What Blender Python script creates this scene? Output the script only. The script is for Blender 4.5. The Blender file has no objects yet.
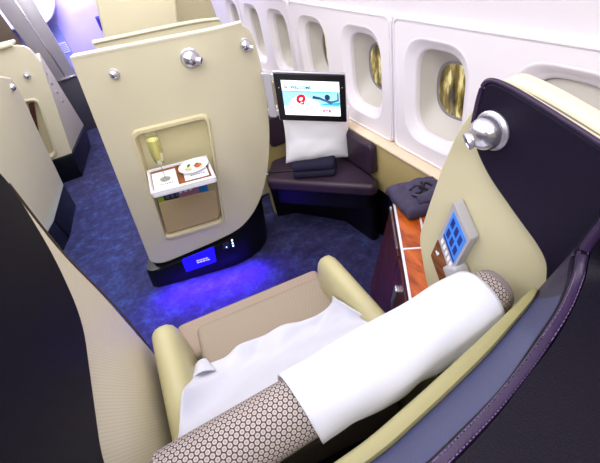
import bpy, bmesh, math, random
from mathutils import Vector, Matrix, noise
random.seed(4)
C = bpy.context.scene.collection
PI = math.pi

# ------------------------------------------------------------------ materials
def lin(c):
    def f(v):
        v /= 255.0
        return v / 12.92 if v <= .04045 else ((v + .055) / 1.055) ** 2.4
    return (f(c[0]), f(c[1]), f(c[2]), 1)

def mat(name, rgb, rough=.5, metal=0, var=0, vscale=8, bump=0, bscale=400, emit=0, coat=0, spec=.5, rgb2=None, trans=0, ior=1.45, sheen=0):
    m = bpy.data.materials.new(name); m.use_nodes = True
    nt = m.node_tree; N = nt.nodes; L = nt.links; b = N['Principled BSDF']
    col = lin(rgb)
    b.inputs['Base Color'].default_value = col
    b.inputs['Roughness'].default_value = rough
    b.inputs['Metallic'].default_value = metal
    b.inputs['Coat Weight'].default_value = coat
    b.inputs['Specular IOR Level'].default_value = spec
    b.inputs['Transmission Weight'].default_value = trans
    b.inputs['IOR'].default_value = ior
    b.inputs['Sheen Weight'].default_value = sheen
    tc = N.new('ShaderNodeTexCoord')
    if var or rgb2:
        n = N.new('ShaderNodeTexNoise'); n.inputs['Scale'].default_value = vscale; n.inputs['Detail'].default_value = 5
        L.new(tc.outputs['Object'], n.inputs['Vector'])
        r = N.new('ShaderNodeValToRGB')
        a = lin(rgb2) if rgb2 else tuple(c * (1 - var) for c in col[:3]) + (1,)
        r.color_ramp.elements[0].color = a; r.color_ramp.elements[1].color = col
        r.color_ramp.elements[0].position = .3; r.color_ramp.elements[1].position = .7
        L.new(n.outputs['Fac'], r.inputs['Fac']); L.new(r.outputs['Color'], b.inputs['Base Color'])
    if bump:
        n2 = N.new('ShaderNodeTexNoise'); n2.inputs['Scale'].default_value = bscale; n2.inputs['Detail'].default_value = 3
        L.new(tc.outputs['Object'], n2.inputs['Vector'])
        bp = N.new('ShaderNodeBump'); bp.inputs['Strength'].default_value = bump; bp.inputs['Distance'].default_value = .004
        L.new(n2.outputs['Fac'], bp.inputs['Height']); L.new(bp.outputs['Normal'], b.inputs['Normal'])
    if emit:
        b.inputs['Emission Color'].default_value = col; b.inputs['Emission Strength'].default_value = emit
    return m

def dots(name, rgb_bg, rgb_dot, scale, r0, r1, rgb_mid=None, rough=.8):
    """fabric with a hexagonal grid of small round dots, laid out on the UV map (metres)"""
    m = mat(name, rgb_bg, rough)
    nt = m.node_tree; N = nt.nodes; L = nt.links; b = N['Principled BSDF']
    uv = N.new('ShaderNodeUVMap')
    def V(op, *a):
        n = N.new('ShaderNodeVectorMath'); n.operation = op
        for i, x in enumerate(a):
            if isinstance(x, tuple): n.inputs[i].default_value = x
            else: L.new(x, n.inputs[i])
        return n
    s = V('MULTIPLY', uv.outputs['UV'], (scale, scale / 1.732, 0))
    ds = []
    for off in ((0, 0, 0), (.5, .5, 0)):
        a = V('ADD', s.outputs['Vector'], off)
        f = V('FRACTION', a.outputs['Vector'])
        c = V('SUBTRACT', f.outputs['Vector'], (.5, .5, 0))
        d = V('MULTIPLY', c.outputs['Vector'], (1, 1.732, 0))
        ds.append(V('LENGTH', d.outputs['Vector']))
    mn = N.new('ShaderNodeMath'); mn.operation = 'MINIMUM'
    L.new(ds[0].outputs['Value'], mn.inputs[0]); L.new(ds[1].outputs['Value'], mn.inputs[1])
    r = N.new('ShaderNodeValToRGB'); L.new(mn.outputs[0], r.inputs['Fac'])
    e = r.color_ramp.elements
    e[0].position = r0; e[0].color = lin(rgb_dot); e[1].position = r1; e[1].color = lin(rgb_bg)
    if rgb_mid:
        k = e.new(0.0); k.color = lin(rgb_mid)
        k = e.new(r0 * .45); k.color = lin(rgb_mid)
    L.new(r.outputs['Color'], b.inputs['Base Color'])
    return m

def wood_mat(name, c1, c2, rough=.25):
    m = mat(name, c1, rough, coat=.25)
    nt = m.node_tree; N = nt.nodes; L = nt.links; b = N['Principled BSDF']
    tc = N.new('ShaderNodeTexCoord'); mp = N.new('ShaderNodeMapping')
    mp.inputs['Scale'].default_value = (9, 2.5, 9); mp.inputs['Rotation'].default_value = (0, 0, .55)
    L.new(tc.outputs['Object'], mp.inputs['Vector'])
    n = N.new('ShaderNodeTexNoise'); n.inputs['Scale'].default_value = 4; n.inputs['Detail'].default_value = 8; n.inputs['Distortion'].default_value = .6
    L.new(mp.outputs['Vector'], n.inputs['Vector'])
    r = N.new('ShaderNodeValToRGB'); e = r.color_ramp.elements
    e[0].position = .35; e[0].color = lin(c2); e[1].position = .65; e[1].color = lin(c1)
    L.new(n.outputs['Fac'], r.inputs['Fac']); L.new(r.outputs['Color'], b.inputs['Base Color'])
    return m

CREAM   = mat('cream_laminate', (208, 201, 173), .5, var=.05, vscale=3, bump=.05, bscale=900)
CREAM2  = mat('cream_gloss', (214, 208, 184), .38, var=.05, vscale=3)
CREAM3  = mat('cream_shadow', (188, 180, 150), .5, var=.05, vscale=3)  # darker cream for outer walls, closet sides and niche back
OLIVE   = mat('cream_leather', (184, 177, 136), .42, var=.08, vscale=6, bump=.1, bscale=300)
TAN     = mat('tan_flap', (182, 160, 112), .5, var=.05)
SIDEPAN = mat('olive_side_panel', (186, 168, 112), .5, var=.06)
WHITE   = mat('white_lining', (236, 232, 240), .45)
GROOVE  = mat('lining_groove', (196, 192, 204), .7)
REVEAL  = mat('window_reveal', (206, 202, 196), .5)
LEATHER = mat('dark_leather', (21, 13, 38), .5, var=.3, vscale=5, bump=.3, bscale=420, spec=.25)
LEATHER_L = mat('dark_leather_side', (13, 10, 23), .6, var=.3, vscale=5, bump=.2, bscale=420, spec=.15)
PLUM    = mat('plum_leather', (52, 36, 54), .42, var=.2, vscale=6, bump=.2, bscale=300)
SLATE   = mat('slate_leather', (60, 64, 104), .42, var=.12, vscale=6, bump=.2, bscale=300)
BEAD    = mat('bead_leather', (46, 31, 62), .4, bump=.2, bscale=300)
THREAD  = mat('thread', (98, 80, 120), .7)
BLACK   = mat('black_plinth', (7, 6, 11), .35, var=.2)
NEARBLK = mat('black_plastic', (12, 11, 14), .3)
GREY    = mat('grey_plastic', (176, 174, 182), .38, metal=.2)
DGREY   = mat('grey_side', (140, 136, 146), .45)
CHROME  = mat('brushed_chrome', (214, 212, 224), .22, metal=.9)
BRIGHT  = mat('bright_trim', (232, 230, 238), .3, metal=.25)
SILVER  = mat('satin_silver', (206, 204, 216), .34, metal=.75)
DARKHOLE= mat('dark_hole', (18, 16, 22), .6)
CLOTH_B = mat('white_pillowcase', (246, 246, 250), .85, bump=.12, bscale=700, sheen=.2)  # whiter than the sheet cloth, making up for weak light on the pillow
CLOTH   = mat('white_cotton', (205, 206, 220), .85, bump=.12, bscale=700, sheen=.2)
NAVY    = mat('navy_wool', (24, 22, 48), .95, bump=.3, bscale=500)
JACKETM = mat('purple_grey_jersey', (74, 68, 96), .95, var=.25, vscale=14, bump=.4, bscale=500)
JPRINT  = mat('jacket_print', (26, 20, 34), .9)
WOOD    = wood_mat('orange_veneer', (196, 96, 30), (142, 58, 16))
WOODD   = wood_mat('dark_veneer', (84, 30, 24), (52, 18, 20), .35)
WOODP   = wood_mat('brown_inlay', (150, 82, 34), (98, 46, 18), .35)
PORCEL  = mat('porcelain', (244, 244, 246), .2, coat=.4)
PAPER   = mat('paper', (240, 240, 246), .8)
INK     = mat('ink', (92, 90, 120), .8)
TRAYM   = mat('tray_rim', (232, 232, 240), .3)
RED_F   = mat('orange_food', (214, 92, 36), .5, var=.3, vscale=60)
GREEN_F = mat('green_garnish', (72, 140, 40), .6, var=.3, vscale=60)
BEIGE_F = mat('beige_food', (222, 200, 150), .6)
EMIT = lambda n, c, s: mat(n, c, .5, emit=s)
SCR_W = EMIT('screen_white', (240, 246, 250), .75)
SCR_B = EMIT('screen_sky', (150, 214, 236), .6)
SCR_T = EMIT('screen_teal', (60, 176, 200), .6)
SCR_D = EMIT('screen_slate', (70, 96, 140), .4)
SCR_H = EMIT('screen_navy', (20, 52, 92), .3)
SCR_R = EMIT('screen_red', (226, 16, 40), .75)
SCR_TXT = EMIT('screen_text', (14, 110, 140), .4)
BLUE_S = EMIT('blue_screen', (26, 14, 235), .9)
BLUE_T = EMIT('blue_screen_text', (190, 180, 255), .9)
HS_BG = EMIT('handset_blue', (48, 112, 200), .5)
HS_IC = EMIT('handset_icon', (14, 34, 110), .35)
LED = EMIT('led', (190, 225, 255), 2.0)
ROLLF = dots('headrest_fabric', (58, 50, 62), (188, 176, 168), 105, .34, .44, (140, 128, 128))
SEATF = dots('seat_fabric', (132, 119, 104), (164, 150, 134), 150, .25, .5)
PADF  = dots('footrest_fabric', (140, 124, 110), (170, 152, 137), 150, .25, .5)
MESHF   = dots('cream_mesh', (213, 204, 180), (194, 185, 160), 110, .18, .3, rough=.5)

def carpet_mat():
    m = mat('blue_carpet', (40, 48, 110), .95)
    nt = m.node_tree; N = nt.nodes; L = nt.links; b = N['Principled BSDF']
    tc = N.new('ShaderNodeTexCoord')
    n = N.new('ShaderNodeTexNoise'); n.inputs['Scale'].default_value = 14; n.inputs['Detail'].default_value = 9; n.inputs['Roughness'].default_value = .75
    L.new(tc.outputs['Object'], n.inputs['Vector'])
    r = N.new('ShaderNodeValToRGB'); e = r.color_ramp.elements
    e[0].position = .36; e[0].color = lin((29, 30, 68)); e[1].position = .66; e[1].color = lin((56, 72, 124))
    k = e.new(.5); k.color = lin((46, 42, 86))
    L.new(n.outputs['Fac'], r.inputs['Fac']); L.new(r.outputs['Color'], b.inputs['Base Color'])
    n2 = N.new('ShaderNodeTexNoise'); n2.inputs['Scale'].default_value = 260
    L.new(tc.outputs['Object'], n2.inputs['Vector'])
    bp = N.new('ShaderNodeBump'); bp.inputs['Strength'].default_value = .6; bp.inputs['Distance'].default_value = .006
    L.new(n2.outputs['Fac'], bp.inputs['Height']); L.new(bp.outputs['Normal'], b.inputs['Normal'])
    return m
CARPET = carpet_mat()

# ------------------------------------------------------------------ helpers
def tag(o, label=None, cat=None, group=None, kind=None):
    if label: o['label'] = label
    if cat: o['category'] = cat
    if group: o['group'] = group
    if kind: o['kind'] = kind
    return o

def empty(name, loc, label=None, cat=None, group=None, kind=None):
    o = bpy.data.objects.new(name, None); C.objects.link(o)
    o.empty_display_size = .05; o.location = loc
    return tag(o, label, cat, group, kind)

def wloc(o):
    m = Matrix.Identity(4)
    chain = []
    while o: chain.append(o); o = o.parent
    for k in reversed(chain): m = m @ k.matrix_parent_inverse @ Matrix.LocRotScale(k.location, k.rotation_euler, k.scale)
    return m

def link(name, me, m, parent=None, smooth=True, angle=38):
    """mesh given in world metres -> object with its origin at its own base centre"""
    vs = me.vertices
    if len(vs):
        xs = [v.co.x for v in vs]; ys = [v.co.y for v in vs]; zs = [v.co.z for v in vs]
        c = Vector(((min(xs) + max(xs)) / 2, (min(ys) + max(ys)) / 2, min(zs)))
        me.transform(Matrix.Translation(-c))
    else: c = Vector()
    o = bpy.data.objects.new(name, me); C.objects.link(o)
    if m: me.materials.append(m)
    if smooth:
        me.polygons.foreach_set('use_smooth', [True] * len(me.polygons))
        me.set_sharp_from_angle(angle=math.radians(angle))
    if parent:
        o.parent = parent
        o.location = c - wloc(parent).translation
    else: o.location = c
    return o

def bm_obj(name, bm, m, parent=None, smooth=True, angle=38):
    bmesh.ops.recalc_face_normals(bm, faces=bm.faces)
    me = bpy.data.meshes.new(name); bm.to_mesh(me); bm.free()
    return link(name, me, m, parent, smooth, angle)

def bevel_mod(o, w, seg=2, ang=40):
    b = o.modifiers.new('bevel', 'BEVEL'); b.width = w; b.segments = seg; b.limit_method = 'ANGLE'; b.angle_limit = math.radians(ang)
    return o

def box(name, c, s, m, parent=None, bev=.005, seg=3, rot=None, sub=0):
    bm = bmesh.new(); bmesh.ops.create_cube(bm, size=1)
    bmesh.ops.scale(bm, vec=s, verts=bm.verts)
    if bev: bmesh.ops.bevel(bm, geom=bm.edges[:], offset=min(bev, min(s) * .48), segments=seg, profile=.5, affect='EDGES')
    if rot is not None: bmesh.ops.transform(bm, matrix=rot.to_4x4(), verts=bm.verts)
    bmesh.ops.translate(bm, vec=c, verts=bm.verts)
    return bm_obj(name, bm, m, parent)

def hexa(name, pts, m, parent=None, bev=.006, seg=2):
    """8 points: bottom ring of 4, top ring of 4"""
    bm = bmesh.new(); v = [bm.verts.new(p) for p in pts]
    for f in ((0, 1, 2, 3), (4, 5, 6, 7), (0, 1, 5, 4), (1, 2, 6, 5), (2, 3, 7, 6), (3, 0, 4, 7)): bm.faces.new([v[i] for i in f])
    if bev: bmesh.ops.bevel(bm, geom=bm.edges[:], offset=bev, segments=seg, profile=.5, affect='EDGES')
    return bm_obj(name, bm, m, parent)

def roundpoly(pts, r, n=5):
    out = []; k = len(pts)
    for i in range(k):
        p = Vector(pts[i][:2]); rr = pts[i][2] if len(pts[i]) > 2 else r
        a = Vector(pts[i - 1][:2]) - p; b = Vector(pts[(i + 1) % k][:2]) - p
        if rr <= 0: out.append(tuple(p)); continue
        d = min(rr, a.length * .48, b.length * .48)
        p0 = p + a.normalized() * d; p1 = p + b.normalized() * d
        for j in range(n + 1):
            t = j / n
            q = p0 * (1 - t) ** 2 + p * 2 * t * (1 - t) + p1 * t * t
            out.append((q.x, q.y))
    return out

def rrect(u0, v0, u1, v1, r, n=6): return roundpoly([(u0, v0), (u1, v0), (u1, v1), (u0, v1)], r, n)

def plate_bm(outer, holes=(), t=.01, mp=None, cuts=()):
    """flat plate from loops in (u, v); front face at d=0, back at d=t; mp(u, v, d) -> world"""
    bm = bmesh.new(); E = []
    loops = []
    for lp in [outer] + list(holes):
        vs = [bm.verts.new((p[0], p[1], 0)) for p in lp]; loops.append(vs)
        E += [bm.edges.new((vs[i], vs[(i + 1) % len(vs)])) for i in range(len(vs))]
    if holes: bmesh.ops.triangle_fill(bm, use_beauty=True, use_dissolve=False, edges=E)
    else: bm.faces.new(loops[0])
    for ax, val in cuts:
        bmesh.ops.bisect_plane(bm, geom=bm.verts[:] + bm.edges[:] + bm.faces[:], plane_co=(val, 0, 0) if ax == 'u' else (0, val, 0), plane_no=(1, 0, 0) if ax == 'u' else (0, 1, 0))
    if t:
        r = bmesh.ops.extrude_face_region(bm, geom=bm.faces[:])
        for v in [g for g in r['geom'] if isinstance(g, bmesh.types.BMVert)]: v.co.z += t
    if mp:
        for v in bm.verts: v.co = Vector(mp(*v.co))
    return bm

def plate(name, outer, holes, t, mp, m, parent=None, bev=0, seg=2, cuts=(), angle=38):
    o = bm_obj(name, plate_bm(outer, holes, t, mp, cuts), m, parent, angle=angle)
    if bev: bevel_mod(o, bev, seg, 50)
    return o

def bridge(name, loops, m, parent=None, cap0=False, cap1=False, angle=38, closed=True, mod=None):
    bm = bmesh.new(); R = [[bm.verts.new(p) for p in lp] for lp in loops]
    n = len(R[0])
    for a, b in zip(R, R[1:]):
        for i in range(n if closed else n - 1):
            j = (i + 1) % n
            try: bm.faces.new((a[i], a[j], b[j], b[i]))
            except ValueError: pass
    if cap0: bm.faces.new(R[0])
    if cap1: bm.faces.new(R[-1])
    return bm_obj(name, bm, m, parent, angle=angle)

def catmull(pts, n=8):
    P = [Vector(p) for p in pts]; out = []
    for i in range(len(P) - 1):
        p0 = P[max(i - 1, 0)]; p1 = P[i]; p2 = P[i + 1]; p3 = P[min(i + 2, len(P) - 1)]
        for j in range(n):
            t = j / n
            out.append(.5 * ((2 * p1) + (p2 - p0) * t + (2 * p0 - 5 * p1 + 4 * p2 - p3) * t * t + (3 * p1 - p0 - 3 * p2 + p3) * t ** 3))
    out.append(P[-1]); return out

def frame_of(d):
    d = d.normalized(); up = Vector((0, 0, 1)) if abs(d.z) < .95 else Vector((1, 0, 0))
    a = d.cross(up).normalized(); return a, a.cross(d).normalized()

def tube(name, pts, r, m, parent=None, n=10, cap=True):
    P = [Vector(p) for p in pts]; loops = []
    for i, p in enumerate(P):
        d = P[min(i + 1, len(P) - 1)] - P[max(i - 1, 0)]
        a, b = frame_of(d)
        rr = r[i] if isinstance(r, (list, tuple)) else r
        loops.append([p + a * rr * math.cos(2 * PI * k / n) + b * rr * math.sin(2 * PI * k / n) for k in range(n)])
    return bridge(name, loops, m, parent, cap, cap, 50)

def lathe(name, base, axis, prof, m, parent=None, n=24):
    """prof = [(radius, distance along axis)]"""
    a, b = frame_of(Vector(axis)); d = Vector(axis).normalized(); base = Vector(base)
    loops = [[base + d * h + (a * math.cos(2 * PI * k / n) + b * math.sin(2 * PI * k / n)) * max(r, .0002) for k in range(n)] for r, h in prof]
    return bridge(name, loops, m, parent, True, True, 35)

def grid(name, f, nu, nv, m, parent=None, uvscale=None, thick=0, angle=80, sub=0):
    bm = bmesh.new(); uvl = bm.loops.layers.uv.new('UVMap')
    V = [[bm.verts.new(f(i / nu, j / nv)) for i in range(nu + 1)] for j in range(nv + 1)]
    for j in range(nv):
        for i in range(nu):
            fc = bm.faces.new((V[j][i], V[j][i + 1], V[j + 1][i + 1], V[j + 1][i]))
            for lp, (a, b) in zip(fc.loops, ((i, j), (i + 1, j), (i + 1, j + 1), (i, j + 1))):
                lp[uvl].uv = (a / nu * (uvscale[0] if uvscale else 1), b / nv * (uvscale[1] if uvscale else 1))
    me = bpy.data.meshes.new(name); bm.to_mesh(me); bm.free()
    o = link(name, me, m, parent, angle=angle)
    if thick:
        s = o.modifiers.new('solid', 'SOLIDIFY'); s.thickness = thick; s.offset = 0
    if sub:
        s = o.modifiers.new('sub', 'SUBSURF'); s.levels = sub; s.render_levels = sub
    return o

def boxuv(o, s=1.0):
    """project a UV map in metres on the dominant axis of each face"""
    me = o.data; uv = me.uv_layers.new(name='UVMap')
    for p in me.polygons:
        n = p.normal; ax = max(range(3), key=lambda i: abs(n[i]))
        for li in p.loop_indices:
            c = me.vertices[me.loops[li].vertex_index].co
            uv.data[li].uv = ((c.y, c.z), (c.x, c.z), (c.x, c.y))[ax]
    return o

def text(name, body, mp, size, m, parent, depth=.0006, shear=0, bold=0):
    """lettering as real mesh, placed by mp(u, v, d)"""
    cu = bpy.data.curves.new('t', 'FONT'); cu.body = body; cu.size = size; cu.shear = shear; cu.offset = bold; cu.resolution_u = 3
    to = bpy.data.objects.new('t', cu); C.objects.link(to)
    dg = bpy.context.evaluated_depsgraph_get(); dg.update()
    me = bpy.data.meshes.new_from_object(to.evaluated_get(dg))
    bpy.data.objects.remove(to); bpy.data.curves.remove(cu)
    for v in me.vertices: v.co = Vector(mp(v.co.x, v.co.y, -depth))
    me.materials.clear()
    return link(name, me, m, parent, smooth=False)

def copy_tree(o, parent=None):
    c = o.copy(); C.objects.link(c)
    if parent: c.parent = parent
    for ch in [x for x in C.objects if x.parent == o]: copy_tree(ch, c)
    return c

# ------------------------------------------------------------------ camera (handheld above the headrest, tilted and pitched down)
R = ((0.88658706, -0.3977328, 0.23616098), (-0.42858587, -0.51427924, 0.7428533), (-0.17400444, -0.75981938, -0.62641597))
cam = bpy.data.cameras.new('camera'); co = bpy.data.objects.new('camera', cam); C.objects.link(co)
cam.sensor_width = 36; cam.lens = 378 / 600 * 36; cam.clip_start = .02
co.matrix_world = Matrix(((R[0][0], -R[0][1], -R[0][2], 0), (R[1][0], -R[1][1], -R[1][2], 0), (R[2][0], -R[2][1], -R[2][2], 1.6), (0, 0, 0, 1)))
bpy.context.scene.camera = co

# ------------------------------------------------------------------ the cabin
def struct(o): o['kind'] = 'structure'; return o
struct(box('floor', (-.85, 3.3, -.05), (4.2, 10.4, .1), CARPET, bev=0))
struct(box('ceiling', (-.85, 3.3, 2.33), (4.2, 10.4, .06), WHITE, bev=0))
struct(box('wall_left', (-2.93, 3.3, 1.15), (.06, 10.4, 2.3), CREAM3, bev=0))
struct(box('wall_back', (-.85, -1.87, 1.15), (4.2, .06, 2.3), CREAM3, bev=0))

# side lining: lower part, window belt backing with openings, leaning upper part curving into the ceiling
PITCH = .5265
WY = [1.183 + PITCH * i for i in (-1, 0, 1, 2, 3, 4, 5)]
def lining(u, v, d): return (1.066 + d, u, v)
holes = [rrect(y - .185, .725, y + .185, 1.18, .13) for y in WY]
bm = plate_bm([(-1.8, .3), (8.45, .3), (8.45, 1.256), (-1.8, 1.256)], holes, .02, lining)
up = [(1.066, 1.25), (1.06, 1.3), (1.04, 1.42), (1.0, 1.6), (.93, 1.78), (.82, 1.95), (.66, 2.12), (.45, 2.3)]
prev = None
for x, z in up:
    a = bm.verts.new((x, -1.8, z)); b = bm.verts.new((x, 8.45, z))
    if prev: bm.faces.new((prev[0], prev[1], b, a))
    prev = (a, b)
for x, z in reversed(up):
    a = bm.verts.new((x + .03, -1.8, z + .01)); b = bm.verts.new((x + .03, 8.45, z + .01))
    bm.faces.new((prev[0], prev[1], b, a)); prev = (a, b)
wall = struct(bm_obj('wall_right', bm, WHITE))
seams = [-.66, .392, 1.446, 2.5, 3.552, 4.606]
for k, (a, b) in enumerate(zip(seams, seams[1:])):
    hs = [rrect(y - .185, .725, y + .185, 1.18, .13) for y in WY if a < y < b]
    def lp(u, v, d): return (1.05 + d, u, v)
    p = plate('lining_panel', rrect(a + .008, .655, b - .008, 1.24, .035), hs, .014, lp, WHITE, wall, bev=.006, seg=3)
    for k2 in (0, 1):
        lpz = rrect(a + .014 + .012 * k2, .661 + .012 * k2, b - .014 - .012 * k2, 1.234 - .012 * k2, .034)
        if k2 == 0: bridge('panel_rim', [[(1.05, q[0], q[1]) for q in lpz], [(1.0445, q[0] * .9995 + (a + b) / 2 * .0005, q[1]) for q in lpz], [(1.0445, (q[0] - (a + b) / 2) * .99 + (a + b) / 2, (q[1] - .95) * .982 + .95) for q in lpz], [(1.05, (q[0] - (a + b) / 2) * .986 + (a + b) / 2, (q[1] - .95) * .975 + .95) for q in lpz]], WHITE, p, angle=60)
# lining strip between panels and console ledge
for k, y in enumerate(WY):
    w = struct(empty('window_%d' % (k + 1), (1.05, y, .95)))
    def lo(u0, v0, u1, v1, r, x): return [(x, p[0], p[1]) for p in rrect(u0, v0, u1, v1, r, 8)]
    bridge('window_bezel', [lo(y - .187, .723, y + .187, 1.182, .13, 1.0515), lo(y - .183, .729, y + .183, 1.176, .128, 1.0485), lo(y - .176, .737, y + .176, 1.169, .125, 1.051),
                            lo(y - .158, .752, y + .158, 1.153, .12, 1.066), lo(y - .146, .762, y + .146, 1.142, .115, 1.074), lo(y - .139, .768, y + .139, 1.135, .112, 1.077), lo(y - .137, .77, y + .137, 1.13, .11, 1.084), lo(y - .137, .77, y + .137, 1.13, .11, 1.10)], WHITE, w, angle=60)
    bridge('window_reveal', [lo(y - .1375, .769, y + .1375, 1.131, .11, 1.084), lo(y - .137, .77, y + .137, 1.13, .11, 1.10), lo(y - .132, .78, y + .132, 1.12, .11, 1.125), lo(y - .12, .826, y + .12, 1.062, .11, 1.18)], REVEAL, w, angle=60)
    bridge('window_seal', [lo(y - .121, .825, y + .121, 1.063, .11, 1.178), lo(y - .113, .834, y + .113, 1.054, .105, 1.176), lo(y - .111, .836, y + .111, 1.052, .104, 1.182)], DGREY, w, angle=60)
    g = bpy.data.materials.get('window_glass')
    if not g:
        g = bpy.data.materials.new('window_glass'); g.use_nodes = True
        nt = g.node_tree; nt.nodes.remove(nt.nodes['Principled BSDF'])
        tr = nt.nodes.new('ShaderNodeBsdfTransparent'); gl = nt.nodes.new('ShaderNodeBsdfGlossy'); mx = nt.nodes.new('ShaderNodeMixShader')
        gl.inputs['Roughness'].default_value = .03; mx.inputs['Fac'].default_value = .07
        nt.links.new(tr.outputs[0], mx.inputs[1]); nt.links.new(gl.outputs[0], mx.inputs[2]); nt.links.new(mx.outputs[0], nt.nodes['Material Output'].inputs['Surface'])
    if k == 0: bm_obj('window_shade', plate_bm(rrect(y - .134, .773, y + .134, 1.127, .108), (), .006, lambda u, v, d: (1.094 + d, u, v)), REVEAL, w)
    bm = plate_bm(rrect(y - .119, .827, y + .119, 1.061, .11), (), .003, lambda u, v, d: (1.183 + d, u, v))
    bm_obj('window_pane', bm, g, w)
# the lit terminal outside
def terminal_mat():
    m = bpy.data.materials.new('terminal_lights'); m.use_nodes = True
    nt = m.node_tree; N = nt.nodes; L = nt.links; b = N['Principled BSDF']
    tc = N.new('ShaderNodeTexCoord')
    mp = N.new('ShaderNodeMapping'); mp.inputs['Scale'].default_value = (1, 2.2, .7); L.new(tc.outputs['Object'], mp.inputs['Vector'])
    v = N.new('ShaderNodeTexVoronoi'); v.inputs['Scale'].default_value = 11; L.new(mp.outputs['Vector'], v.inputs['Vector'])
    n = N.new('ShaderNodeTexNoise'); n.inputs['Scale'].default_value = 9; n.inputs['Detail'].default_value = 7; L.new(mp.outputs['Vector'], n.inputs['Vector'])
    r = N.new('ShaderNodeValToRGB'); e = r.color_ramp.elements
    e[0].position = .35; e[0].color = lin((40, 36, 20)); e[1].position = .66; e[1].color = lin((250, 236, 170))
    k = e.new(.5); k.color = lin((124, 106, 44))
    mx = N.new('ShaderNodeMix'); mx.data_type = 'RGBA'; mx.inputs[0].default_value = .35
    L.new(n.outputs['Fac'], r.inputs['Fac']); L.new(r.outputs['Color'], mx.inputs[6]); L.new(v.outputs['Color'], mx.inputs[7])
    L.new(r.outputs['Color'], b.inputs['Base Color']); L.new(r.outputs['Color'], b.inputs['Emission Color']); b.inputs['Emission Strength'].default_value = .8
    return m
struct(tag(box('trim_1', (1.75, 3.3, 1.0), (.04, 10.4, 2.2), terminal_mat(), bev=0), 'golden lit terminal building seen through the cabin windows'))

# low side console along the wall: olive upper panel, ledge, black strip painting in the shadow at the foot
sp = struct(empty('trim_2', (1.0, 2.0, 0)))
box('side_panel', (1.015, 3.3, .5), (.03, 10.2, .28), SIDEPAN, sp, bev=.004)
box('ledge', (1.03, 3.3, .648), (.075, 10.2, .016), mat('ledge_cream', (236, 214, 186), .4), sp, bev=.006)
box('toe_panel', (1.02, 3.3, .18), (.02, 10.2, .36), BLACK, sp, bev=.002)

# forward galley bulkhead
GAL = mat('galley_violet', (176, 168, 226), .5, var=.05)
GAL2 = mat('galley_blue', (140, 150, 226), .45, var=.08)
GALL = mat('galley_light', (214, 212, 240), .4)
wf = struct(box('wall_front', (-.85, 7.63, 1.15), (4.2, .1, 2.3), GAL, bev=0))
d1 = struct(empty('door_1', (-.79, 7.56, 0)))
def gp(u, v, d): return (u, 7.575 + d, v)
plate('door_panel', rrect(-.98, .02, -.66, 1.04, .03), (), .03, lambda u, v, d: (u, 7.54 + d, v), GAL2, d1, bev=.006)
plate('notice', rrect(-.8, .64, -.68, .79, .006), (), .006, lambda u, v, d: (u, 7.53 + d, v), GALL, d1)
for i in range(5):
    plate('notice_line', rrect(-.79, .66 + i * .024, -.69, .672 + i * .024, .002), (), .003, lambda u, v, d: (u, 7.527 + d, v), GAL2, d1)
t3 = struct(empty('trim_3', (-.8, 7.4, 1.1)))
plate('galley_canopy', roundpoly([(-.80, 1.07), (-.66, 1.14), (-.54, 1.28), (-.5, 1.6), (-.5, 2.2), (-1.4, 2.2), (-1.4, 1.12, .0)], .06, 6), (), .25, lambda u, v, d: (u, 7.3 + d, v), GALL, t3, bev=.02)
tag(struct(t3), 'pale curved canopy above the galley doorway')
ph = box('crew_telephone', (-.07, 7.565, .9), (.09, .03, .2), mat('phone_blue', (40, 40, 150), .4), wf, bev=.01)
box('receiver', (-.07, 7.535, .9), (.05, .03, .17), mat('phone_navy', (24, 22, 100), .4), ph, bev=.012)
for i in range(3):
    box('lens', (-.35 + i * .13, 7.42, 1.235 + i * .012), (.07, .03, .03), EMIT('galley_lens', (240, 240, 255), 4), t3, bev=.006)

# ------------------------------------------------------------------ forward wardrobe and neighbouring suites
def silver_panel():
    m = mat('silver_panel', (176, 172, 184), .3, metal=.35)
    return m
wd = empty('wardrobe', (-.75, 5.6, 0), 'tall silver grey wardrobe panel beside the aisle, leaning against the left galley', 'wardrobe')
wd['label'] = 'tall silver grey wardrobe with dark base standing beside the aisle'
def onY(y): return lambda u, v, d: (u, y + d, v)
# body leans outward like the curved cabin furniture
hexa('wardrobe_body', [(-.83, 5.5, .64), (-.57, 5.5, .64), (-.64, 6.3, .64), (-.9, 6.3, .64), (-.965, 5.5, 1.75), (-.6, 5.5, 1.75), (-.70, 6.3, 1.75), (-1.0, 6.3, 1.75)], silver_panel(), wd, bev=.01)
hexa('base_panel', [(-.83, 5.51, 0), (-.57, 5.51, 0), (-.64, 6.28, 0), (-.9, 6.28, 0), (-.83, 5.51, .63), (-.57, 5.51, .63), (-.64, 6.28, .63), (-.9, 6.28, .63)], mat('dark_grey_base', (64, 62, 78), .5), wd, bev=.01)
hexa('trim_strip', [(-.765, 5.485, .63), (-.568, 5.485, .64), (-.568, 5.5, .64), (-.765, 5.5, .63), (-.765, 5.485, .648), (-.568, 5.485, .66), (-.568, 5.5, .66), (-.765, 5.5, .648)], CHROME, wd, bev=.002)
hexa('edge_strip', [(-.69, 5.494, .66), (-.685, 5.494, .66), (-.675, 5.5, .66), (-.69, 5.5, .66), (-.785, 5.494, 1.74), (-.78, 5.494, 1.74), (-.765, 5.5, 1.74), (-.785, 5.5, 1.74)], CHROME, wd, bev=.001)
dk = empty('partition', (-1.3, 5.6, 0), 'dark brown partition behind the left suites', 'partition')
hexa('partition_panel', [(-2.7, 5.45, 0), (-.80, 5.45, 0), (-.80, 5.5, 0), (-2.7, 5.5, 0), (-2.7, 5.45, 2.0), (-1.01, 5.45, 2.0), (-1.01, 5.5, 2.0), (-2.7, 5.5, 2.0)], mat('brown_panel', (92, 78, 66), .6, var=.2), dk, bev=.01)
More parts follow.
